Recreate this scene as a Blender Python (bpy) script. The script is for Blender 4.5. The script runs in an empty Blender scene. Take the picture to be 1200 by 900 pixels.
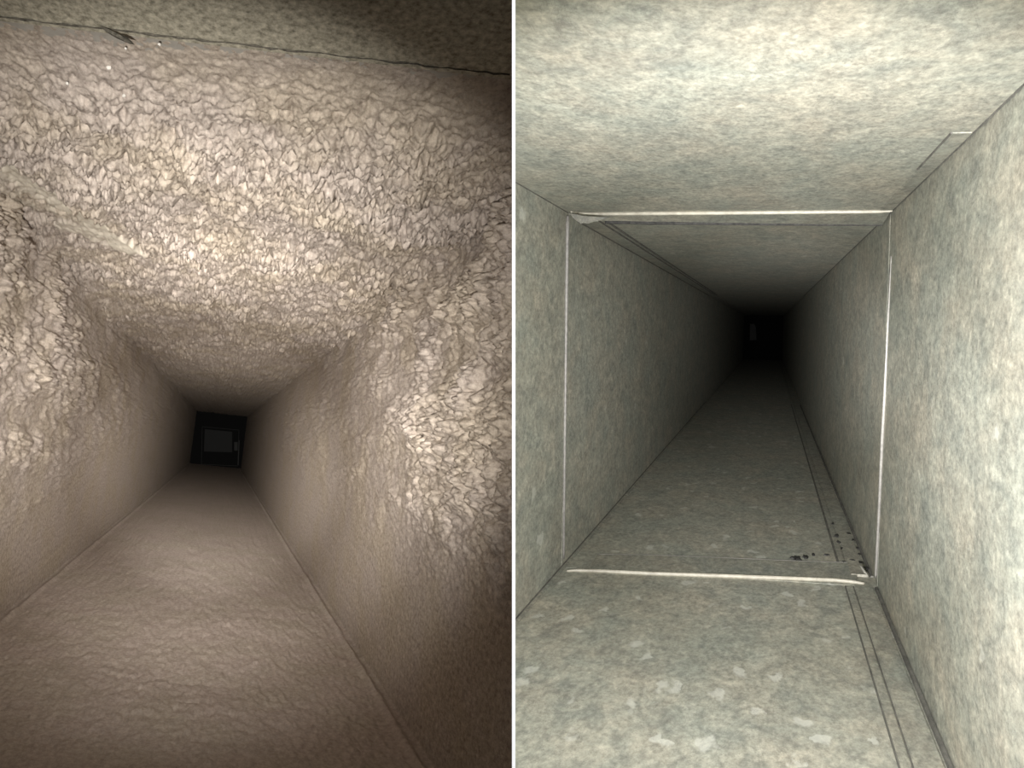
import bpy, bmesh, math, random
import numpy as np
from mathutils import Matrix, Vector

# ------------------------------------------------------------------ camera, world, lights, exposure
scene = bpy.context.scene
COL = scene.collection
FPX = 1400.0                                   # focal length in pixels of the 1200 x 900 frame
cam_data = bpy.data.cameras.new('camera')
cam_data.sensor_width = 36.0
cam_data.lens = FPX / 1200.0 * 36.0
cam_data.clip_start = 0.01
cam_data.clip_end = 200
camera = bpy.data.objects.new('camera', cam_data)
COL.objects.link(camera)
CAM = Vector((0, 0, 1.0))
camera.location = CAM
camera.rotation_euler = (math.pi / 2, 0, 0)
scene.camera = camera

world = bpy.data.worlds.new('world')
scene.world = world
world.use_nodes = True
world.node_tree.nodes['Background'].inputs['Color'].default_value = (0.5, 0.5, 0.5, 1)
world.node_tree.nodes['Background'].inputs['Strength'].default_value = 0.0

scene.cycles.max_bounces = 5
scene.cycles.diffuse_bounces = 4
scene.cycles.glossy_bounces = 2
vs = scene.view_settings
vs.view_transform = 'Standard'
vs.look = 'None'
vs.exposure = 0.0
vs.gamma = 1.0
vs.use_curve_mapping = False


def pixel_dir(px, py):
    return Vector(((px - 600) / FPX, 1.0, -(py - 450) / FPX))


def flash_spot(name, loc, aim_px, power, half_deg, color, radius=0.012):
    ld = bpy.data.lights.new(name, 'SPOT')
    ld.energy = power
    ld.color = color
    ld.spot_size = math.radians(2 * half_deg)
    ld.spot_blend = 1.0
    ld.shadow_soft_size = radius
    o = bpy.data.objects.new(name, ld)
    COL.objects.link(o)
    o.location = loc
    o.rotation_euler = (CAM + pixel_dir(*aim_px) * 4.0 - Vector(loc)).to_track_quat('-Z', 'Y').to_euler()
    return o


# unseen spots added in each duct for the camera flash: wide spill, hot centre
LEFT_FLASH = (-0.155, 0.30, 0.94)
RIGHT_FLASH = (0.055, 0.30, 0.872)
WARM = (1.0, 0.955, 0.89)
COOL = (1.0, 0.98, 0.955)
flash_spot('left_flash_spill', LEFT_FLASH, (240, 385), 265, 24, WARM)
flash_spot('left_flash_halo', LEFT_FLASH, (262, 490), 500, 18, WARM)
flash_spot('left_flash_beam', LEFT_FLASH, (256, 515), 1800, 13.2, WARM)
flash_spot('left_flash_core', LEFT_FLASH, (246, 550), 7600, 7.0, WARM)
flash_spot('right_flash_spill', RIGHT_FLASH, (900, 400), 290, 34, COOL)
flash_spot('right_flash_beam', RIGHT_FLASH, (910, 430), 450, 14, COOL)
flash_spot('right_flash_core', RIGHT_FLASH, (925, 405), 1050, 7, COOL)
# small added lamp by the lens, only to whiten the added border sheet's edge
pl = bpy.data.lights.new('edge_lamp', 'POINT')
pl.energy = 3.2
pl.shadow_soft_size = 0.004
po = bpy.data.objects.new('edge_lamp', pl)
po.location = (0.0, -0.03, 1.02)
COL.objects.link(po)


# ------------------------------------------------------------------ duct frames
class Duct:
    """local x = across, y = along the duct, z = up; origin at the camera"""
    def __init__(s, vp, roll, L, R, C, F, scale):
        d = np.array([vp[0] - 600, FPX, -(vp[1] - 450)], float)
        d /= np.linalg.norm(d)
        r = np.cross(d, np.array([0, 0, 1.0])); r /= np.linalg.norm(r)
        u = np.cross(r, d)
        c, q = math.cos(roll), math.sin(roll)
        s.r, s.u, s.d = c * r - q * u, q * r + c * u, d
        s.L, s.R, s.C, s.F = L * scale, R * scale, C * scale, F * scale
        s.A = np.stack([s.r, s.d, s.u], 1)      # local -> world
        m = Matrix.Identity(4)
        for i in range(3):
            for j in range(3):
                m[i][j] = s.A[i, j]
        m.translation = CAM
        s.M = m

    def hit(s, px, py, wall, inset=0.0):
        v = np.array([(px - 600) / FPX, 1.0, -(py - 450) / FPX])
        l = s.A.T @ v
        t = {'ceiling': (s.C - inset) / l[2], 'floor': -(s.F - inset) / l[2],
             'left': -(s.L - inset) / l[0], 'right': (s.R - inset) / l[0]}[wall]
        return Vector(l * t)

    def at(s, px, py, y):
        v = np.array([(px - 600) / FPX, 1.0, -(py - 450) / FPX])
        l = s.A.T @ v
        return Vector(l * (y / l[1]))


S_R = 0.55
_lv = dict(vp=(259.08, 512.97), roll=0.1244, L=0.940, R=0.804, C=0.860, F=1.0)
_rv = dict(vp=(900.96, 386.13), roll=0.0297, L=0.810, R=0.446, C=0.457, F=1.0)
_a, _b = Duct(scale=1, **_lv), Duct(scale=1, **_rv)
S_L = S_R * (_rv['L'] / abs(_b.r[1])) / (_lv['R'] / abs(_a.r[1]))    # the facing walls meet at the crotch
DL, DR = Duct(scale=S_L, **_lv), Duct(scale=S_R, **_rv)
CROTCH = S_R * _rv['L'] / abs(_b.r[1])
DIV = 2.0 / FPX                                 # dividing plane: x = DIV * y
END_L, END_R = 26.0, 22.0


# ------------------------------------------------------------------ helpers
def tag(o, label=None, cat=None, group=None, kind=None):
    for k, v in (('label', label), ('category', cat), ('group', group), ('kind', kind)):
        if v:
            o[k] = v
    return o


def add(name, verts, faces, mat, duct=None, parent=None, offset=None, smooth=False):
    me = bpy.data.meshes.new(name)
    if offset is not None:
        verts = [tuple(Vector(v) - offset) for v in verts]
    me.from_pydata([tuple(v) for v in verts], [], faces)
    if smooth:
        me.polygons.foreach_set('use_smooth', [True] * len(me.polygons))
    me.validate(); me.update()
    bm = bmesh.new(); bm.from_mesh(me)
    bmesh.ops.recalc_face_normals(bm, faces=bm.faces)
    bm.to_mesh(me); bm.free()
    me.materials.append(mat)
    o = bpy.data.objects.new(name, me)
    COL.objects.link(o)
    if parent:
        o.parent = parent
    elif duct:
        o.matrix_world = duct.M @ Matrix.Translation(offset if offset is not None else Vector())
    return o


def empty(name, duct, p=Vector()):
    o = bpy.data.objects.new(name, None)
    o.empty_display_size = 0.05
    COL.objects.link(o)
    o.matrix_world = duct.M @ Matrix.Translation(p)
    return o


def box(x0, x1, y0, y1, z0, z1):
    v = [(x0, y0, z0), (x1, y0, z0), (x1, y1, z0), (x0, y1, z0), (x0, y0, z1), (x1, y0, z1), (x1, y1, z1), (x0, y1, z1)]
    f = [(0, 3, 2, 1), (4, 5, 6, 7), (0, 1, 5, 4), (1, 2, 6, 5), (2, 3, 7, 6), (3, 0, 4, 7)]
    return v, f


def prism(poly_a, poly_b):
    n = len(poly_a)
    v = list(poly_a) + list(poly_b)
    f = [tuple(range(n - 1, -1, -1)), tuple(range(n, 2 * n))]
    f += [(i, (i + 1) % n, n + (i + 1) % n, n + i) for i in range(n)]
    return v, f


def tube(path, radii, n=10, squash=1.0):
    v, f = [], []
    for i, p in enumerate(path):
        t = (path[min(i + 1, len(path) - 1)] - path[max(i - 1, 0)]).normalized()
        up = Vector((0, 1, 0)) if abs(t.y) < 0.9 else Vector((0, 0, 1))
        a = t.cross(up).normalized(); b = t.cross(a).normalized()
        for k in range(n):
            w = 2 * math.pi * k / n
            v.append(p + a * math.cos(w) * radii[i] + b * math.sin(w) * radii[i] * squash)
    for i in range(len(path) - 1):
        for k in range(n):
            f.append((i * n + k, i * n + (k + 1) % n, (i + 1) * n + (k + 1) % n, (i + 1) * n + k))
    f.append(tuple(range(n))); f.append(tuple(range((len(path) - 1) * n, len(path) * n)))
    return v, f


def clip_divider(o, duct, keep_left):
    """cut an object's mesh at the plane of the added border sheet"""
    M = o.matrix_world.inverted() if not o.parent else (duct.M).inverted()
    n = Vector((1, -DIV, 0)).normalized()
    co = M @ CAM
    no = (M.to_3x3() @ n).normalized()
    bm = bmesh.new(); bm.from_mesh(o.data)
    g = bm.verts[:] + bm.edges[:] + bm.faces[:]
    r = bmesh.ops.bisect_plane(bm, geom=g, plane_co=co, plane_no=no, clear_outer=keep_left, clear_inner=not keep_left)
    bmesh.ops.holes_fill(bm, edges=[e for e in r['geom_cut'] if isinstance(e, bmesh.types.BMEdge)], sides=0)
    bmesh.ops.recalc_face_normals(bm, faces=bm.faces)
    bm.to_mesh(o.data); bm.free()


# ------------------------------------------------------------------ materials
class NT:
    def __init__(s, name):
        s.m = bpy.data.materials.new(name); s.m.use_nodes = True
        s.t = s.m.node_tree
        s.b = s.t.nodes['Principled BSDF']
        s.tc = s.t.nodes.new('ShaderNodeTexCoord')

    def n(s, typ, **kw):
        o = s.t.nodes.new('ShaderNode' + typ)
        for k, v in kw.items():
            if k in o.inputs:
                s.set(o.inputs[k], v)
            else:
                setattr(o, k, v)
        return o

    def set(s, sock, v):
        if isinstance(v, bpy.types.NodeSocket):
            s.t.links.new(v, sock)
        else:
            sock.default_value = v

    def coords(s, scale=(1, 1, 1)):
        return s.n('Mapping', Vector=s.tc.outputs['Object'], Scale=scale).outputs[0]

    def noise(s, vec, scale, detail=4, rough=0.55, dist=0.0):
        return s.n('TexNoise', Vector=vec, Scale=scale, Detail=detail, Roughness=rough, Distortion=dist).outputs['Fac']

    def ramp(s, fac, stops):
        o = s.n('ValToRGB', Fac=fac)
        cr = o.color_ramp
        while len(cr.elements) < len(stops):
            cr.elements.new(0.5)
        for e, (p, c) in zip(cr.elements, stops):
            e.position = p
            e.color = (*c, 1) if len(c) == 3 else c
        return o.outputs['Color']

    def mix(s, fac, a, b, blend='MIX'):
        o = s.t.nodes.new('ShaderNodeMix'); o.data_type = 'RGBA'; o.blend_type = blend
        s.set(o.inputs[0], fac)
        for i, v in ((6, a), (7, b)):
            s.set(o.inputs[i], (*v, 1) if isinstance(v, tuple) and len(v) == 3 else v)
        return o.outputs[2]

    def bump(s, h, strength, dist):
        s.set(s.b.inputs['Normal'], s.n('Bump', Height=h, Strength=strength, Distance=dist).outputs[0])

    def done(s, color, rough=0.8, spec=0.2, metal=0.0):
        s.set(s.b.inputs['Base Color'], color if isinstance(color, bpy.types.NodeSocket) else (*color, 1))
        s.set(s.b.inputs['Roughness'], rough)
        s.b.inputs['Specular IOR Level'].default_value = spec
        s.b.inputs['Metallic'].default_value = metal
        return s.m


def mat_dust(name, dark, mid, light, warm):
    m = NT(name)
    v = m.coords((1, 0.5, 1))
    big = m.noise(v, 5.0, 3)
    fine = m.noise(v, 85.0, 8, 0.82)
    c = m.ramp(fine, [(0.34, dark), (0.5, mid), (0.64, light)])
    c = m.mix(m.ramp(big, [(0.42, (0, 0, 0)), (0.62, (1, 1, 1))]), c, m.mix(1.0, c, warm, 'MULTIPLY'))
    at = m.n('Attribute', attribute_name='tone')
    c = m.mix(at.outputs['Fac'], c, (0.80, 0.75, 0.64))
    m.bump(m.noise(v, 240.0, 5, 0.75), 0.6, 0.004)
    return m.done(c, 1.0, 0.02)


M_DUST = mat_dust('lint_dust', (0.27, 0.228, 0.20), (0.455, 0.397, 0.352), (0.60, 0.53, 0.47), (0.98, 0.97, 0.90))
M_FLOORDUST = mat_dust('settled_dust', (0.34, 0.287, 0.255), (0.455, 0.39, 0.348), (0.57, 0.50, 0.452), (0.95, 0.97, 0.93))


def mat_galv(name, gain=1.0, spangle=0.05, cool=0.0):
    m = NT(name)
    v = m.coords((1, 0.45, 1))
    g = lambda c: tuple(x * gain for x in c)
    big = m.noise(v, 7.0, 5, 0.6, 0.4)
    med = m.noise(v, 26.0, 6, 0.62, 0.8)
    fine = m.noise(v, 95.0, 5, 0.7)
    c = m.ramp(med, [(0.28, g((0.285, 0.29, 0.262))), (0.46, g((0.375, 0.372, 0.328))), (0.56, g((0.43, 0.42, 0.365))), (0.74, g((0.53, 0.515, 0.45)))])
    c = m.mix(m.ramp(big, [(0.38, (0, 0, 0)), (0.64, (1, 1, 1))]), m.mix(1.0, c, (0.90, 0.945, 0.94), 'MULTIPLY'), m.mix(1.0, c, (1.03, 0.995, 0.95), 'MULTIPLY'))
    grain = m.noise(v, 210.0, 4, 0.7)
    c = m.mix(0.65, c, m.mix(1.0, c, m.ramp(fine, [(0.3, (0.5, 0.505, 0.51)), (0.7, (1.45, 1.45, 1.43))]), 'MULTIPLY'))
    c = m.mix(0.5, c, m.mix(1.0, c, m.ramp(grain, [(0.3, (0.55, 0.55, 0.55)), (0.7, (1.4, 1.4, 1.4))]), 'MULTIPLY'))
    vor = m.n('TexVoronoi', Vector=m.n('VectorMath', operation='ADD', **{}).outputs[0], Scale=34.0)
    vm = vor.inputs['Vector'].links[0].from_node
    m.set(vm.inputs[0], v)
    m.set(vm.inputs[1], m.n('VectorMath', operation='SCALE', Scale=0.06).outputs[0])
    sc = vm.inputs[1].links[0].from_node
    m.set(sc.inputs[0], m.n('TexNoise', Vector=v, Scale=30.0, Detail=3).outputs['Color'])
    sep = m.n('SeparateColor', Color=vor.outputs['Color'])
    sp = m.ramp(sep.outputs[0], [(1 - spangle - 0.01, (0, 0, 0)), (1 - spangle, (1, 1, 1))])
    lim = m.ramp(vor.outputs['Distance'], [(0.30, (1, 1, 1)), (0.48, (0, 0, 0))])
    both = m.n('Math', operation='MULTIPLY')
    m.set(both.inputs[0], sp); m.set(both.inputs[1], lim)
    half = m.n('Math', operation='MULTIPLY'); m.set(half.inputs[0], both.outputs[0]); half.inputs[1].default_value = 0.55
    c = m.mix(half.outputs[0], c, g((0.70, 0.71, 0.65)))
    # thin dark scuffs
    wv = m.noise(v, 11.0, 8, 0.75, 1.2)
    line = m.ramp(wv, [(0.485, (1, 1, 1)), (0.5, (0.72, 0.72, 0.74)), (0.515, (1, 1, 1))])
    c = m.mix(0.8, c, m.mix(1.0, c, line, 'MULTIPLY'))
    m.bump(fine, 0.12, 0.002)
    return m.done(c, 0.62, 0.25)


M_GALV = mat_galv('galvanised_steel', 1.0, 0.004)
M_GALV_FLOOR = mat_galv('galvanised_steel_spangled', 0.98, 0.10)
M_TAB = mat_galv('bent_tab', 0.36, 0.0)
M_GALV_STRIP = mat_galv('galvanised_strip', 0.82, 0.0)


def mat_plain(name, a, b, scale, rough, spec, metal=0.0, bump=0.0):
    m = NT(name)
    v = m.coords((1, 0.5, 1))
    f = m.noise(v, scale, 5, 0.65)
    c = m.ramp(f, [(0.3, a), (0.7, b)])
    if bump:
        m.bump(f, bump, 0.003)
    return m.done(c, rough, spec, metal)


M_LIP = mat_plain('bright_hemmed_edge', (0.26, 0.245, 0.20), (0.42, 0.40, 0.335), 60, 0.4, 0.4)
M_DRIVE = mat_plain('drive_cleat_edge', (0.15, 0.145, 0.135), (0.25, 0.24, 0.225), 90, 0.45, 0.4)
M_OLD = mat_plain('dusty_old_sheet', (0.17, 0.16, 0.12), (0.66, 0.62, 0.50), 110, 0.8, 0.15, 0, 0.5)
M_OLDFAR = mat_plain('thinly_dusted_sheet', (0.33, 0.31, 0.275), (0.46, 0.44, 0.40), 40, 0.8, 0.15, 0, 0.3)
M_END_SHADE = mat_plain('end_sheet_shade', (0.0010, 0.0010, 0.0010), (0.0016, 0.0016, 0.0016), 8, 0.8, 0.1)  # near black stands for the lack of light at the far ends
M_GRIME_SHADE = mat_plain('black_grime_shade', (0.02, 0.02, 0.02), (0.075, 0.074, 0.07), 150, 0.9, 0.1)  # grime flakes, also the painted shadow line of the top cleat
M_WHITE = mat_plain('added_border_white', (0.86, 0.86, 0.86), (0.92, 0.92, 0.92), 20, 0.6, 0.2)
M_FLECK = mat_plain('pale_fleck', (0.50, 0.48, 0.44), (0.62, 0.60, 0.56), 300, 0.5, 0.4)
M_RUST = mat_plain('tan_fleck', (0.55, 0.30, 0.12), (0.75, 0.46, 0.2), 300, 0.8, 0.2)

M_TORN_SHADE = mat_plain('dark_torn_metal_shade', (0.04, 0.037, 0.03), (0.13, 0.12, 0.10), 200, 0.9, 0.1)  # torn lip, also the painted shade of the ceiling joint
M_SEAM_DARK = mat_plain('dark_seam_tone', (0.10, 0.098, 0.09), (0.21, 0.205, 0.185), 40, 0.9, 0.1)
# ------------------------------------------------------------------ numpy noise
def _hash(ix, iy, seed):
    h = (ix.astype(np.int64) * 374761393 + iy.astype(np.int64) * 668265263 + seed * 1442695041) & 0xFFFFFFFF
    h = ((h ^ (h >> 13)) * 1274126177) & 0xFFFFFFFF
    h = h ^ (h >> 16)
    return (h & 0xFFFF) / 65535.0, ((h >> 8) & 0xFFFF) / 65535.0


def vnoise(x, y, seed):
    ix, iy = np.floor(x), np.floor(y)
    fx, fy = x - ix, y - iy
    fx = fx * fx * (3 - 2 * fx); fy = fy * fy * (3 - 2 * fy)
    g = lambda a, b: _hash(ix + a, iy + b, seed)[0]
    return (g(0, 0) * (1 - fx) + g(1, 0) * fx) * (1 - fy) + (g(0, 1) * (1 - fx) + g(1, 1) * fx) * fy


def fbm(x, y, seed, o=3):
    r, a, t = 0, 0.5, 0
    for k in range(o):
        r = r + a * vnoise(x * 2 ** k, y * 2 ** k, seed + k); t += a; a *= 0.5
    return r / t


def domes(x, y, seed):
    """rounded knobs of uneven height with sharp creases between them"""
    ix, iy = np.floor(x), np.floor(y)
    best = np.full(x.shape, -1.0)
    for dx in (-1, 0, 1):
        for dy in (-1, 0, 1):
            hx, hy = _hash(ix + dx, iy + dy, seed)
            d2 = (ix + dx + 0.1 + 0.8 * hx - x) ** 2 + (iy + dy + 0.1 + 0.8 * hy - y) ** 2
            hh = 0.55 + 0.45 * _hash(ix + dx, iy + dy, seed + 71)[0]
            best = np.maximum(best, hh - d2 * 1.15)
    return np.clip(best, -0.15, 1)


STREAM = 1.12


def lint(u, y, seed, sp):
    """height of the lint at across u and along y (metres), unit amplitude; sp = sample spacing along y"""
    q = np.log(y) * STREAM                              # lumps drawn out along the air stream
    wx = (fbm(u / 0.035, q / 0.035, seed + 5) - 0.5) * 0.022
    wy = (fbm(u / 0.035, q / 0.035, seed + 15) - 0.5) * 0.022
    U, Q = u + wx, q + wy
    h = 0
    for cell, amp, k in ((0.046, 0.42, 1), (0.021, 0.44, 2), (0.0105, 0.30, 3), (0.0054, 0.17, 4)):
        w = np.clip(cell * y / STREAM / (1.6 * sp), 0.12, 1)
        h = h + amp * w * domes(U / cell, Q / cell, seed + 31 * k)
    return h


def sstep(a, b, x):
    t = np.clip((x - a) / (b - a), 0, 1)
    return t * t * (3 - 2 * t)


def dust_sheet(name, duct, wall, ny, nu, y0, y1, hfun, mat, label):
    """a height field of dust lying on one wall of the left duct"""
    d = duct
    lo, hi = {'ceiling': (-d.L, d.R), 'floor': (-d.L, d.R), 'left': (-d.F, d.C), 'right': (-d.F, d.C)}[wall]
    t = np.linspace(0, 1, ny)[:, None]
    u = np.linspace(lo, hi, nu)[None, :]
    start = y0(u) if callable(y0) else np.full_like(u, y0)
    Y = 1.0 / ((1 / start) * (1 - t) + (1 / y1) * t)
    U = np.broadcast_to(u, Y.shape)
    sp = Y * Y * (1 / start - 1 / y1) / ny
    H, T = hfun(U, Y, sp)
    if wall == 'ceiling':
        P = np.stack([U, Y, d.C - H], -1)
    elif wall == 'floor':
        P = np.stack([U, Y, -d.F + H], -1)
    elif wall == 'left':
        P = np.stack([-d.L + H, Y, U], -1)
    else:
        P = np.stack([d.R - H, Y, U], -1)
    P = P.reshape(-1, 3)
    W = P @ d.A.T
    over = W[:, 0] - DIV * W[:, 1]
    out = over > 0
    W[:, 0] = np.where(out, DIV * W[:, 1], W[:, 0])
    P = W @ d.A
    i = np.arange(ny * nu).reshape(ny, nu)
    q = np.stack([i[:-1, :-1], i[:-1, 1:], i[1:, 1:], i[1:, :-1]], -1).reshape(-1, 4)
    if wall in ('ceiling', 'right'):
        pass
    else:
        q = q[:, ::-1]
    q = q[~out[q].all(1)]
    used = np.unique(q)
    remap = np.zeros(ny * nu, int); remap[used] = np.arange(len(used))
    q = remap[q]; P = P[used]; T = T.reshape(-1)[used]
    me = bpy.data.meshes.new(name)
    me.vertices.add(len(P)); me.vertices.foreach_set('co', P.astype(np.float32).ravel())
    me.loops.add(q.size); me.loops.foreach_set('vertex_index', q.astype(np.int32).ravel())
    me.polygons.add(len(q))
    me.polygons.foreach_set('loop_start', np.arange(0, q.size, 4, dtype=np.int32))
    me.polygons.foreach_set('use_smooth', np.ones(len(q), dtype=bool))
    me.update(calc_edges=True)
    at = me.attributes.new('tone', 'FLOAT', 'POINT')
    at.data.foreach_set('value', T.astype(np.float32))
    me.materials.append(mat)
    o = bpy.data.objects.new(name, me)
    COL.objects.link(o)
    o.matrix_world = d.M
    return tag(o, label, 'dust', None, 'stuff')


# ------------------------------------------------------------------ structure: added sheet for the white border, also keeps the ducts' light apart
EDGE_Y = 0.22
th = 4.0 / FPX * EDGE_Y
zlo, zhi = 1.0 - DL.F - 0.12, 1.0 + DL.C + 0.12
yend = CROTCH + 0.35
n = Vector((1, -DIV, 0)).normalized() * th / 2
p0, p1 = Vector((DIV * EDGE_Y, EDGE_Y, 0)), Vector((DIV * yend, yend, 0))
poly = [p0 - n, p0 + n, p1 + n * 0.5, p1 - n * 0.5]
v, f = prism([q + Vector((0, 0, zlo)) for q in poly], [q + Vector((0, 0, zhi)) for q in poly])
o = add('wall_border_added', v, f, M_WHITE)
tag(o, 'added thin white upright sheet standing for the border between dusty and clean duct', 'added_border', None, 'structure')

# ------------------------------------------------------------------ structure: left, dusty duct
T_ = 0.003
sa, sb = DL.hit(0, 19.5, 'ceiling'), DL.hit(600, 88, 'ceiling')


def seam_y(u):
    return sa.y + (u - sa.x) / (sb.x - sa.x) * (sb.y - sa.y)


def plate(name, duct, pts, inward, thick, mat, parent=None, clip=None):
    """pts: outline on the wall plane; inward: unit vector into the duct; sheet thickness goes outward"""
    a = [Vector(p) for p in pts]
    b = [p - Vector(inward) * thick for p in a]
    v, f = prism(a, b)
    o = add(name, v, f, mat, duct, parent)
    if clip is not None:
        clip_divider(o, duct, clip)
    return o


def structure(name, duct, label):
    o = empty(name, duct)
    return tag(o, label, 'duct wall', None, 'structure')


d = DL
X0, X1 = -d.L, d.R
NEAR = 0.35
ceil_l = structure('ceiling', DL, 'ceiling of the dusty duct, sheet joint across its near end')
lap = 0.006
plate('near_sheet', d, [(X0, NEAR, d.C - lap), (X1, NEAR, d.C - lap), (X1, seam_y(X1), d.C - lap), (X0, seam_y(X0), d.C - lap)], (0, 0, -1), 0.004, M_OLD, ceil_l, True)
plate('far_sheet', d, [(X0, seam_y(X0) - 0.03, d.C), (X1, seam_y(X1) - 0.03, d.C), (X1, END_L, d.C), (X0, END_L, d.C)], (0, 0, -1), T_, M_OLDFAR, ceil_l, True)
# torn lip of the near sheet, hanging down at the joint
jag = [(117, 29.5), (124, 32.5), (132, 36.5), (141, 41), (148, 43), (155, 50), (157.5, 52.5), (152, 51.5), (145, 48.5), (137, 45), (129, 40.5), (121, 34.5)]
jp = [d.hit(x, y, 'ceiling', lap + 0.018 * i_ / 6 if i_ < 7 else lap + 0.018 * (12 - i_) / 6 + 0.003) for i_, (x, y) in enumerate(jag)]
v, f = prism(jp, [p + Vector((0, 0.002, 0.0012)) for p in jp])
tl = add('torn_lip', v, f, M_TORN_SHADE, d, ceil_l)
sl_ = [d.hit(x, 19.5 + x * 0.1142 + 0.5, 'ceiling', lap + 0.001) for x in list(range(-60, 590, 9)) + [597]]
v, f = tube([p + Vector((0, random.uniform(-.003, .003), 0)) for p in sl_], [random.choice((.0006, .0009, .0012, .0012, .0016, .0024)) for p in sl_], 6)
add('joint_grime_shade', v, f, M_TORN_SHADE, d, ceil_l)  # dark bead for the joint's shadow line, with its dirt

floor_l = structure('floor', DL, 'floor of the dusty duct beneath settled brown dust')
plate('floor_sheet', d, [(X0, NEAR, -d.F), (X0, END_L, -d.F), (X1, END_L, -d.F), (X1, NEAR, -d.F)], (0, 0, 1), T_, M_OLDFAR, floor_l, True)
wl_l = structure('wall_left', DL, 'left wall of the dusty duct behind its lint')
plate('wall_sheet', d, [(X0, NEAR, -d.F), (X0, NEAR, d.C), (X0, END_L, d.C), (X0, END_L, -d.F)], (1, 0, 0), T_, M_OLDFAR, wl_l, True)
wr_l = structure('wall_right', DL, 'right wall of the dusty duct behind its lint')
plate('wall_sheet', d, [(X1, NEAR, -d.F), (X1, END_L, -d.F), (X1, END_L, d.C), (X1, NEAR, d.C)], (-1, 0, 0), T_, M_OLDFAR, wr_l, True)
we_l = structure('wall_end_shade', DL, 'end sheet coloured near black for the unlit far end of the dusty duct')
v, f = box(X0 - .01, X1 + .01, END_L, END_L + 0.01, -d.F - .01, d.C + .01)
add('end_shade_sheet', v, f, M_END_SHADE, d, we_l)

# ------------------------------------------------------------------ structure: right, clean duct
d = DR
X0, X1 = -d.L, d.R
SEAM = d.at(850, 450, 1.0).y and 4.84 * S_R
ceil_r = structure('ceiling', DR, 'pale galvanised ceiling of the clean duct above the bright top cleat')
floor_r = structure('floor', DR, 'spangled galvanised floor of the clean duct')
wl_r = structure('wall_left', DR, 'left galvanised wall of the clean duct')
wr_r = structure('wall_right', DR, 'right galvanised wall of the clean duct, brightly lit near the camera')
G = 0.002
for (pa, pb, nm) in ((NEAR, SEAM - G, 'near_sheet'), (SEAM + G, END_R, 'far_sheet')):
    plate(nm, d, [(X0, pa, d.C), (X1, pa, d.C), (X1, pb, d.C), (X0, pb, d.C)], (0, 0, -1), T_, M_GALV, ceil_r, False)
    plate(nm, d, [(X0, pa, -d.F), (X0, pb, -d.F), (X1, pb, -d.F), (X1, pa, -d.F)], (0, 0, 1), T_, M_GALV_FLOOR, floor_r, False)
    plate(nm, d, [(X0, pa, -d.F), (X0, pa, d.C), (X0, pb, d.C), (X0, pb, -d.F)], (1, 0, 0), T_, M_GALV, wl_r, False)
    plate(nm, d, [(X1, pa, -d.F), (X1, pb, -d.F), (X1, pb, d.C), (X1, pa, d.C)], (-1, 0, 0), T_, M_GALV, wr_r, False)
we_r = structure('wall_end_shade', DR, 'end sheet coloured near black for the unlit far end of the clean duct')
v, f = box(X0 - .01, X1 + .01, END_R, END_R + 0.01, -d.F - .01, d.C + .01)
add('end_shade_sheet', v, f, M_END_SHADE, d, we_r)

# lock seams folded along the corners
fx0 = d.hit(1063, 893, 'floor').x
fx1 = d.hit(986, 692, 'floor').x
fx = (fx0 + fx1) / 2
y_near = NEAR
w = X1 - fx


def strip_profile(name, prof, ya, yb, mat, parent):
    """prof: closed outline in x, z swept along the duct"""
    v, f = prism([(x, ya, z) for x, z in prof], [(x, yb, z) for x, z in prof])
    o = add(name, v, f, mat, d, parent)
    clip_divider(o, d, False)
    return o


zf, zc = -d.F, d.C
flp = [(fx, zf), (fx, zf + 0.0035), (fx + w * 0.20, zf + 0.0035), (fx + w * 0.24, zf + 0.0015), (fx + w * 0.28, zf + 0.0055), (fx + w * 0.80, zf + 0.0060), (fx + w * 0.84, zf)]
strip_profile('lock_seam', flp, NEAR, SEAM - 0.02, M_GALV_STRIP, floor_r)
strip_profile('lock_seam', flp, SEAM + 0.10, END_R, M_GALV_STRIP, floor_r)
cx = d.hit(716, 262, 'ceiling').x
wc = cx - X0
strip_profile('lock_seam', [(X0 + 0.004, zc), (X0 + 0.004, zc - 0.008), (X0 + wc * 0.86, zc - 0.009), (X0 + wc * 0.88, zc - 0.004), (cx, zc - 0.004), (cx, zc)], SEAM + 0.10, END_R, M_GALV_STRIP, ceil_r)
rx = d.hit(1115, 155, 'ceiling')
strip_profile('lock_seam', [(rx.x, zc), (rx.x + 0.003, zc - 0.0015), (X1 - 0.004, zc - 0.0015), (X1 - 0.004, zc)], rx.y, SEAM - 0.02, M_GALV_STRIP, ceil_r)
lx = X0 + 0.010
strip_profile('lock_seam', [(X0 + 0.001, zf), (X0 + 0.001, zf + 0.004), (lx, zf + 0.003), (lx, zf)], NEAR, END_R, M_GALV_STRIP, floor_r)

# dark strips in folds and corners: painted shade together with seam dirt
def dirt_shade_line(x, z, wx, wz, ya, yb, parent):
    prof = [(x - wx, z), (x - wx * 0.6, z + wz), (x + wx * 0.6, z + wz), (x + wx, z)]
    return strip_profile('seam_dirt_shade', prof, ya, yb, M_SEAM_DARK, parent)


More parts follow.
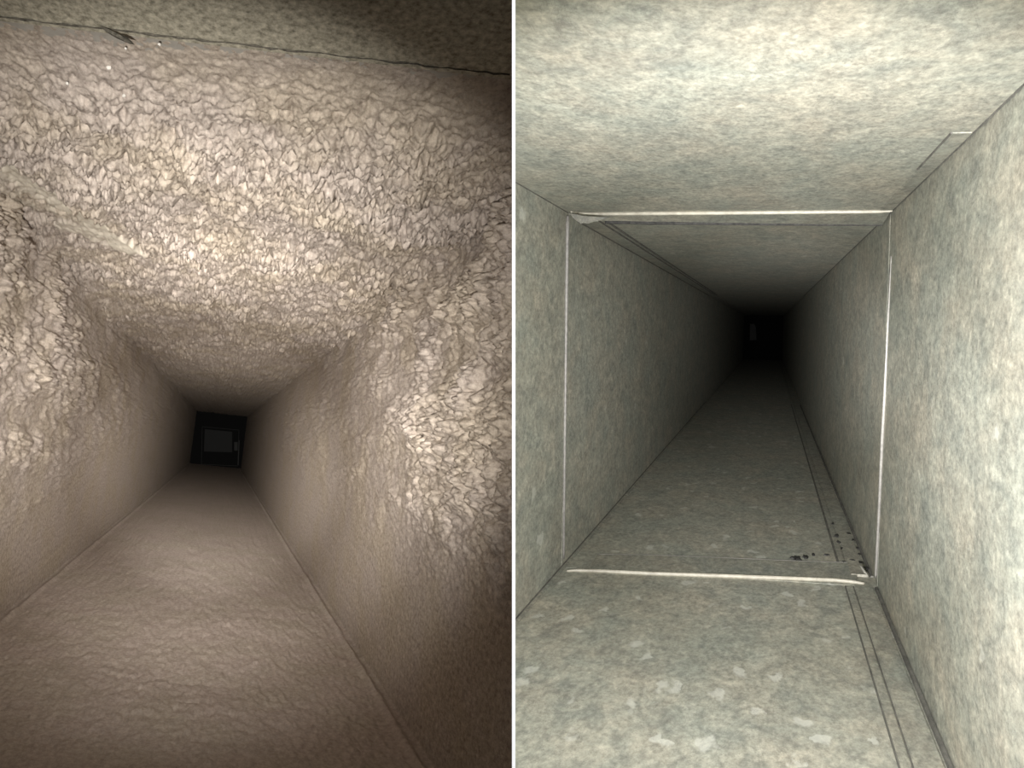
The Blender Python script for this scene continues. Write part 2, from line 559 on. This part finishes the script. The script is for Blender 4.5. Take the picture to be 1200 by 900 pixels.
dirt_shade_line(X1 - 0.004, zf, 0.0040, 0.004, NEAR, SEAM - 0.02, floor_r)
dirt_shade_line(X1 - 0.003, zf, 0.0040, 0.004, SEAM + 0.10, 9.0, floor_r)
dirt_shade_line(fx - 0.0008, zf, 0.0013, 0.0036, NEAR, SEAM - 0.02, floor_r)
dirt_shade_line(fx + w * 0.24, zf + 0.002, 0.0010, 0.0016, NEAR, SEAM - 0.02, floor_r)
dirt_shade_line(fx - 0.0008, zf, 0.0030, 0.0036, SEAM + 0.10, 9.0, floor_r)
dirt_shade_line(X0 + 0.004, zc, 0.0034, -0.0095, SEAM + 0.10, 9.0, ceil_r)
dirt_shade_line(cx + 0.001, zc, 0.0016, -0.0045, SEAM + 0.10, 9.0, ceil_r)
dirt_shade_line(X0 + wc * 0.87, zc, 0.0005, -0.0095, SEAM + 0.10, 9.0, ceil_r)
dirt_shade_line(rx.x, zc, 0.0013, -0.002, rx.y, rx.y + 0.35, ceil_r)
dirt_shade_line(X1 - 0.002, zc, 0.0012, -0.0015, NEAR, 9.0, ceil_r)
dirt_shade_line(X0 + 0.002, zf, 0.0025, 0.0045, NEAR, 9.0, floor_r)
dirt_shade_line(X0 + 0.001, zc, 0.0010, -0.0015, NEAR, SEAM - 0.02, ceil_r)

# ------------------------------------------------------------------ dust on the left duct
d = DL


def h_ceiling(u, y, sp):
    s = y - seam_y(u)                                   # distance beyond the joint
    edge = 0.05 + 0.22 * fbm(u / 0.20, y / 0.4, 3)
    on = sstep(0.0, 1.0, s / (edge * 1.6))
    low = fbm(u / 0.12, np.log(y) / 0.13, 11)
    amp = 0.052 * (0.07 + 0.93 * sstep(0.02, 0.45, s)) * (0.40 + 1.0 * low)
    amp = amp * (1 - 0.35 * sstep(3.0, 12.0, y))
    H = lint(u, y, 101, sp) * amp + 0.012 * fbm(u / 0.25, np.log(y) / 0.25, 21) * on
    H = H + 0.004 * on - 0.003 * (1 - on) + 0.0045 * (fbm(u / 0.008, y / 0.016, 8) - 0.4) * np.clip(0.02 / sp, 0, 1)
    # smooth scraped slab near the left corner
    A, B = d.hit(20, 172, 'ceiling'), d.hit(185, 282, 'ceiling')
    tx, ty = B.x - A.x, B.y - A.y
    ln = math.hypot(tx, ty)
    t = ((u - A.x) * tx + (y - A.y) * ty) / ln ** 2
    off = ((u - A.x) * ty - (y - A.y) * tx) / ln        # + to the right of the scrape's far edge
    wob = 0.012 * (fbm(u / 0.03, y / 0.05, 44) - 0.5)
    k = sstep(-0.12, 0.02, t) * (1 - sstep(0.88, 1.02, t)) * sstep(0.0, 0.008, -(off + wob)) * (1 - sstep(0.06, 0.20, -(off) * (0.75 + 0.9 * np.clip(t, 0, 1)) + 8 * wob + 0.25 * (fbm(u / 0.05, np.log(y) / 0.05, 45) - 0.5)))
    H = H * (1 - 0.85 * k) + 0.85 * k * (0.016 + 0.05 * (y - A.y) + 0.010 * fbm(u / 0.02, y / 0.05, 9))
    tone = 0.95 * k * (0.6 + 0.4 * fbm(u / 0.02, y / 0.05, 19))
    return H, tone


def h_side(seed, left):
    def fun(u, y, sp):
        q = (u + d.F) / (d.F + d.C)                     # 0 at the floor, 1 at the ceiling
        if left:
            cl = sstep(0.16, 0.80, q + 0.10 * (fbm(u / 0.2, np.log(y) / 0.25, seed) - 0.5)) * (1 - 0.72 * sstep(3.4, 8.5, y))
        else:
            near = 1 - sstep(2.3, 5.2, y + 1.6 * (fbm(u / 0.15, np.log(y) / 0.2, seed) - 0.5))
            cl = np.maximum(sstep(0.24, 0.60, q) * (0.26 + 0.74 * near), 0.5 * sstep(0.70, 0.98, q) * (1 - 0.6 * sstep(4, 10, y)))
        low = fbm(u / 0.11, np.log(y) / 0.15, seed + 3)
        amp = 0.0035 + 0.044 * cl * (0.30 + 1.1 * sstep(0.25, 0.75, low))
        H = lint(u, y, seed, sp) * amp + 0.010 * cl * fbm(u / 0.2, np.log(y) / 0.25, seed + 9) + 0.004
        H = H + 0.0022 * (fbm(u / 0.005, y / 0.010, seed + 6) - 0.5) * np.clip(0.02 / sp, 0, 1)
        return H, np.zeros_like(H)
    return fun


def h_floor(u, y, sp):
    low = fbm(u / 0.15, np.log(y) / 0.10, 51, 4)
    H = lint(u, y, 401, sp) * 0.0075 * (0.5 + low) + 0.006 + 0.003 * low
    H = H + 0.0060 * (fbm(u / 0.011, np.log(y) / 0.012, 61) - 0.5) * np.clip(0.03 / sp, 0, 1)
    for c0 in (-d.L + 0.030, d.R - 0.034):              # dust over the folded corner seams
        H = H + 0.010 * np.exp(-((u - c0) / 0.009) ** 2) * (0.85 + 0.3 * fbm(u / 0.02, y / 0.05, 71))
    # fillets of dust in the corners
    H = H + 0.010 * np.exp(-(u + d.L) / 0.006) + 0.010 * np.exp(-(d.R - u) / 0.006)
    # the pale scuff in the middle of the floor
    s = d.hit(205, 849, 'floor')
    k = np.exp(-((u - s.x) / 0.016) ** 2 - ((y - s.y) / 0.012) ** 2)
    H = H + 0.006 * k * fbm(u / 0.004, y / 0.008, 81)
    return H, 0.5 * k


dust_sheet('ceiling_dust', d, 'ceiling', 560, 600, lambda u: seam_y(u), END_L - 0.06, h_ceiling, M_DUST, 'thick knobbly grey lint caked over the ceiling of the dusty duct')
dust_sheet('wall_dust', d, 'left', 420, 440, 1.5, END_L - 0.06, h_side(201, True), M_DUST, 'grey lint on the left wall of the dusty duct, knobbly above, smooth below')
dust_sheet('wall_dust', d, 'right', 560, 520, 1.2, END_L - 0.06, h_side(301, False), M_DUST, 'grey lint on the right wall of the dusty duct, lumpiest near the white border')
dust_sheet('floor_dust', d, 'floor', 420, 440, 1.3, END_L - 0.06, h_floor, M_FLOORDUST, 'smooth brown settled dust on the floor of the dusty duct')

# pale and tan flecks caught in the lint
random.seed(4)
base_me = None


def fleck(px, py, wall, size, mat, label, inset=0.03):
    p = d.hit(px, py, wall, inset)
    pts = []
    for k in range(6):
        w_ = 2 * math.pi * k / 6
        r_ = size * random.uniform(0.55, 1.1)
        pts.append((math.cos(w_) * r_, -0.002 * random.random(), math.sin(w_) * r_))
    v, f = prism(pts, [(x, y + 0.0025, z) for x, y, z in pts])
    o = add('paper_fleck' if mat is M_FLECK else 'tan_crumb', v, f, mat)
    o.matrix_world = d.M @ Matrix.Translation(p)
    tag(o, label, 'fleck', 'flecks caught in the ceiling lint')
    return o


for px, py, sz in ((128, 79, .0042), (79, 98, .0032), (145, 112, .0030), (147, 57, .0018), (187, 52, .0024), (438, 157, .0020), (407, 172, .0028), (413, 207, .0026), (452, 231, .0020), (234, 152, .0018)):
    fleck(px, py, 'ceiling', sz, M_FLECK, 'tiny white fleck just below the ceiling joint of the dusty duct' if py < 120 else 'tiny white fleck deep in the knobbly lint of the dusty ceiling', 0.012 if py < 90 else 0.028)
fleck(443, 182, 'ceiling', .0042, M_RUST, 'tiny orange-tan crumb in the ceiling lint, right of centre', 0.03)
fleck(311, 379, 'ceiling', .0055, M_RUST, 'tiny pale tan crumb in the deeper ceiling lint above the dark opening', 0.03)

# fittings at the far end of the dusty duct
t = empty('access_panel', DL, DL.at(256, 517, END_L - 0.03))
tag(t, 'faint grey square panel on the far end of the dusty duct', 'panel')
M_PANEL = mat_plain('panel_grey', (0.0020, 0.0022, 0.0022), (0.0032, 0.0033, 0.0032), 6, 0.7, 0.2)
c = DL.at(256, 517, END_L - 0.03)
pq = [DL.at(x, y, END_L - 0.03) - c for x, y in ((240, 503), (272, 506), (272, 530), (239, 529))]
v, f = prism(pq, [p + Vector((0, 0.025, 0)) for p in pq])
add('door', v, f, M_PANEL, DL, t)
fr = [DL.at(x, y, END_L - 0.03) - c for x, y in ((237, 500), (280, 504), (279, 546), (236, 544))]
for a_, b_ in ((0, 1), (1, 2), (2, 3), (3, 0)):
    v, f = tube([fr[a_], fr[b_]], [0.012, 0.012], 6)
    add('frame_bar', v, f, M_PANEL, DL, t)
M_PANEL2 = mat_plain('bracket_grey', (0.009, 0.009, 0.0085), (0.013, 0.013, 0.0125), 6, 0.7, 0.2)
t = empty('wall_bracket', DL, DL.at(276, 522, END_L - 0.4))
tag(t, 'small upright grey bracket at the far end of the dusty duct', 'bracket')
c = DL.at(276, 522, END_L - 0.4)
for nm, quad in (('plate', ((274.5, 518), (278.5, 518), (278.5, 528), (274.5, 528))), ('rod', ((279.6, 516), (280.8, 516), (279.6, 545), (278.4, 545)))):
    pq = [DL.at(x, y, END_L - 0.4) - c for x, y in quad]
    v, f = prism(pq, [p + Vector((0, 0.03, 0)) for p in pq])
    add(nm, v, f, M_PANEL2, DL, t)

# ------------------------------------------------------------------ cleats of the clean duct
d = DR


def cleat(name, label, cat, wall, lip_px, lip_r_px, mat, sign, pan=None, pan_in=(0.005, 0.012), squash=1.0):
    pts = []
    inw = {'ceiling': Vector((0, 0, -1)), 'floor': Vector((0, 0, 1)), 'left': Vector((1, 0, 0)), 'right': Vector((-1, 0, 0))}[wall]
    rad = []
    for (px, py), rp in zip(lip_px, lip_r_px):
        p = d.hit(px, py, wall, 0.0)
        r_ = rp * p.y / FPX
        p = d.hit(px, py, wall, r_ * 0.9)
        pts.append(p); rad.append(r_)
    base = (pts[0] + pts[-1]) / 2
    root = empty(name, d, base)
    tag(root, label, cat, 'cleats round the duct joint')
    # fine path
    path, rr = [], []
    for i in range(len(pts) - 1):
        for k in range(6):
            q = k / 6
            path.append(pts[i].lerp(pts[i + 1], q)); rr.append(rad[i] * (1 - q) + rad[i + 1] * q)
    path.append(pts[-1]); rr.append(rad[-1])
    v, f = tube([p - base for p in path], rr, 12, squash)
    add('lip', v, f, mat, d, root, None, True)
    if pan:
        fr_, bk = pan
        A = [d.hit(px, py, wall, pan_in[0]) - base for px, py in fr_]
        B = [d.hit(px, py, wall, pan_in[1]) - base for px, py in bk]
        A2 = [d.hit(px, py, wall, 0.0) for px, py in fr_]
        n_ = len(A)
        vs_ = A + B + [p - inw * pan_in[0] for p in A] + [p - inw * pan_in[1] for p in B]
        fs = []
        for i in range(n_ - 1):
            fs.append((i, i + 1, n_ + i + 1, n_ + i))
            fs.append((2 * n_ + i, 3 * n_ + i, 3 * n_ + i + 1, 2 * n_ + i + 1))
            fs.append((i, 2 * n_ + i, 2 * n_ + i + 1, i + 1))
            fs.append((n_ + i, n_ + i + 1, 3 * n_ + i + 1, 3 * n_ + i))
        fs.append((0, n_, 3 * n_, 2 * n_)); fs.append((n_ - 1, 3 * n_ - 1, 4 * n_ - 1, 2 * n_ - 1))
        add('pan', vs_, fs, M_GALV_STRIP, d, root)
    return root, base


top, tb = cleat('slip_cleat', 'bright hemmed slip cleat across the ceiling joint of the clean duct', 'cleat', 'ceiling',
                [(669, 248), (677, 250.5), (690, 250.8), (760, 250.2), (850, 249.6), (950, 248.6), (1030, 248), (1046, 247)],
                [0.9, 1.6, 2.0, 2.2, 2.2, 2.2, 2.0, 1.2], M_LIP, -1,
                pan=([(684, 252.5), (760, 252.2), (850, 251.6), (950, 250.6), (1043, 249)],
                     [(700, 258.6), (760, 259.6), (850, 261), (950, 262.6), (1034, 263.5)]))
# bent corner tab hanging at the left end of the top cleat
tab = [(667, 250), (674, 251), (684, 253), (700, 254), (714, 255), (702, 257.5), (694, 260.5), (688, 262), (684, 261.2), (681, 262.3), (674, 257.5)]
yt = tb.y - 0.01
ft = [d.at(x, y, yt) - tb for x, y in tab]
v, f = prism(ft, [p + Vector((0, 0.004, 0.001)) for p in ft])
add('corner_tab', v, f, M_TAB, d, top)
sl = [d.hit(x, y, 'ceiling', 0.012) - tb for x, y in ((709, 260), (760, 261), (850, 262), (950, 263.4), (1034, 264))]
v, f = tube(sl, [0.0046, 0.0046, 0.0036, 0.0024, 0.0016], 8)
add('dark_rear_line', v, f, M_GRIME_SHADE, d, top)  # dark rod put in as the shadow line behind the pan

bot, bb = cleat('slip_cleat', 'bright curved slip cleat across the floor joint of the clean duct', 'cleat', 'floor',
                [(664, 669), (676, 668.5), (700, 669), (760, 672), (850, 675), (930, 678), (980, 680), (1000, 682), (1013, 684)],
                [1.2, 2.0, 2.3, 2.5, 2.5, 2.5, 2.4, 2.2, 1.5], M_LIP, 1,
                pan=([(690, 668), (760, 671), (850, 674), (930, 677), (1003, 681)],
                     [(700, 650), (760, 650.5), (850, 654), (930, 657.5), (1008, 660)]), pan_in=(0.004, 0.005))
tri = [d.at(x, y, bb.y + 0.02) - bb for x, y in ((1007, 662), (1010, 664), (1018, 675), (1012, 671))]
v, f = prism(tri, [p + Vector((0, 0.006, 0)) for p in tri])
add('corner_tab', v, f, M_TAB, d, bot)
sl = [d.hit(x, y, 'floor', 0.005) - bb for x, y in ((700, 649.5), (760, 650), (850, 653.5), (930, 657), (1006, 659.5))]
v, f = tube(sl, [0.0008] * 5, 8)
add('dark_rear_line', v, f, M_SEAM_DARK, d, bot)  # thin darker line along the pan's rear edge

cleat('drive_cleat', 'straight pale drive cleat down the left wall joint of the clean duct', 'cleat', 'left',
      [(665.5, 253), (665, 262), (664, 330), (663, 420), (662, 500), (661, 590), (660.5, 655)],
      [1.6, 2.2, 2.2, 1.6, 1.7, 1.5, 1.2], M_DRIVE, 1)
cleat('drive_cleat', 'thin pale drive cleat down the right wall joint, wider towards the floor', 'cleat', 'right',
      [(1044.5, 300), (1042.5, 340), (1039, 410), (1036.5, 465), (1034, 510), (1030.5, 590), (1027.5, 650), (1026, 677)],
      [0.5, 0.7, 1.0, 1.6, 1.8, 1.6, 1.5, 1.4], M_DRIVE, 1)

# black grime on the floor beyond the bottom cleat
random.seed(11)


def grime(px, py, wpx, hpx, label):
    c_ = d.hit(px, py, 'floor', 0.006 if px < 975 else 0.008)
    k = max(7, int(wpx * 1.2))
    sx = wpx / 2 * c_.y / FPX
    e0, e1 = d.hit(px, py - hpx / 2, 'floor'), d.hit(px, py + hpx / 2, 'floor')
    sy = abs(e0.y - e1.y) / 2
    pts = []
    for i in range(k):
        w_ = 2 * math.pi * i / k
        r_ = random.uniform(0.30, 1.15)
        pts.append((math.cos(w_) * sx * r_, math.sin(w_) * sy * r_, 0))
    v, f = prism(pts, [(x * 0.8, y * 0.8, 0.003) for x, y, z in pts])
    v = [(x, y, z - 0.0055 if px < 975 else z - 0.004) for x, y, z in v]
    o = add('grime_flake', v, f, M_GRIME_SHADE)
    o.matrix_world = d.M @ Matrix.Translation(c_)
    tag(o, label, 'grime', 'grime flakes on the clean duct floor')


grime(932, 652, 15, 7, 'black ragged grime flake just beyond the floor cleat, leftmost of its row')
grime(943, 650, 11, 6, 'black grime flake touching the right of the leftmost one beyond the floor cleat')
grime(953, 647.5, 5, 3, 'small round black grime speck beside the ragged flakes')
grime(968, 648, 9, 2, 'thin flat grime streak right of the ragged flakes')
for px, py, a_, b_ in ((980, 626, 6, 4), (983, 634, 7, 3), (986, 641, 5, 3), (989, 657, 6, 2), (995, 624, 6, 4), (1000, 632, 7, 3), (1004, 641, 6, 3), (1009, 658, 8, 4), (1014, 664, 8, 3), (976, 612, 4, 3), (967, 597, 5, 3), (962, 585, 4, 3), (999, 655, 10, 2), (1006, 648, 6, 2)):
    grime(px, py, a_, b_, 'small black grime speck along the inner edge of the folded floor seam' if px < 992 else 'small black grime speck between the folded floor seam and the right wall')

# pale upright sliver at the far end of the clean duct
t = empty('damper_blade', DR, DR.at(882, 389, END_R - 2.0))
tag(t, 'small pale upright damper blade far inside the dark clean duct', 'damper')
c = DR.at(882, 389, END_R - 2.0)
pq = [DR.at(x, y, END_R - 2.0) - c for x, y in ((879, 379.5), (884, 379.5), (886, 384), (886.5, 398.5), (878.5, 399))]
v, f = prism(pq, [p + Vector((0, 0.02, 0)) for p in pq])
add('blade', v, f, M_PANEL2, DR, t)
rod = [DR.at(882, 365, END_R - 1.97) - c, DR.at(882, 420, END_R - 1.97) - c]
v, f = tube(rod, [0.008, 0.008], 8)
add('spindle', v, f, M_END_SHADE, DR, t)
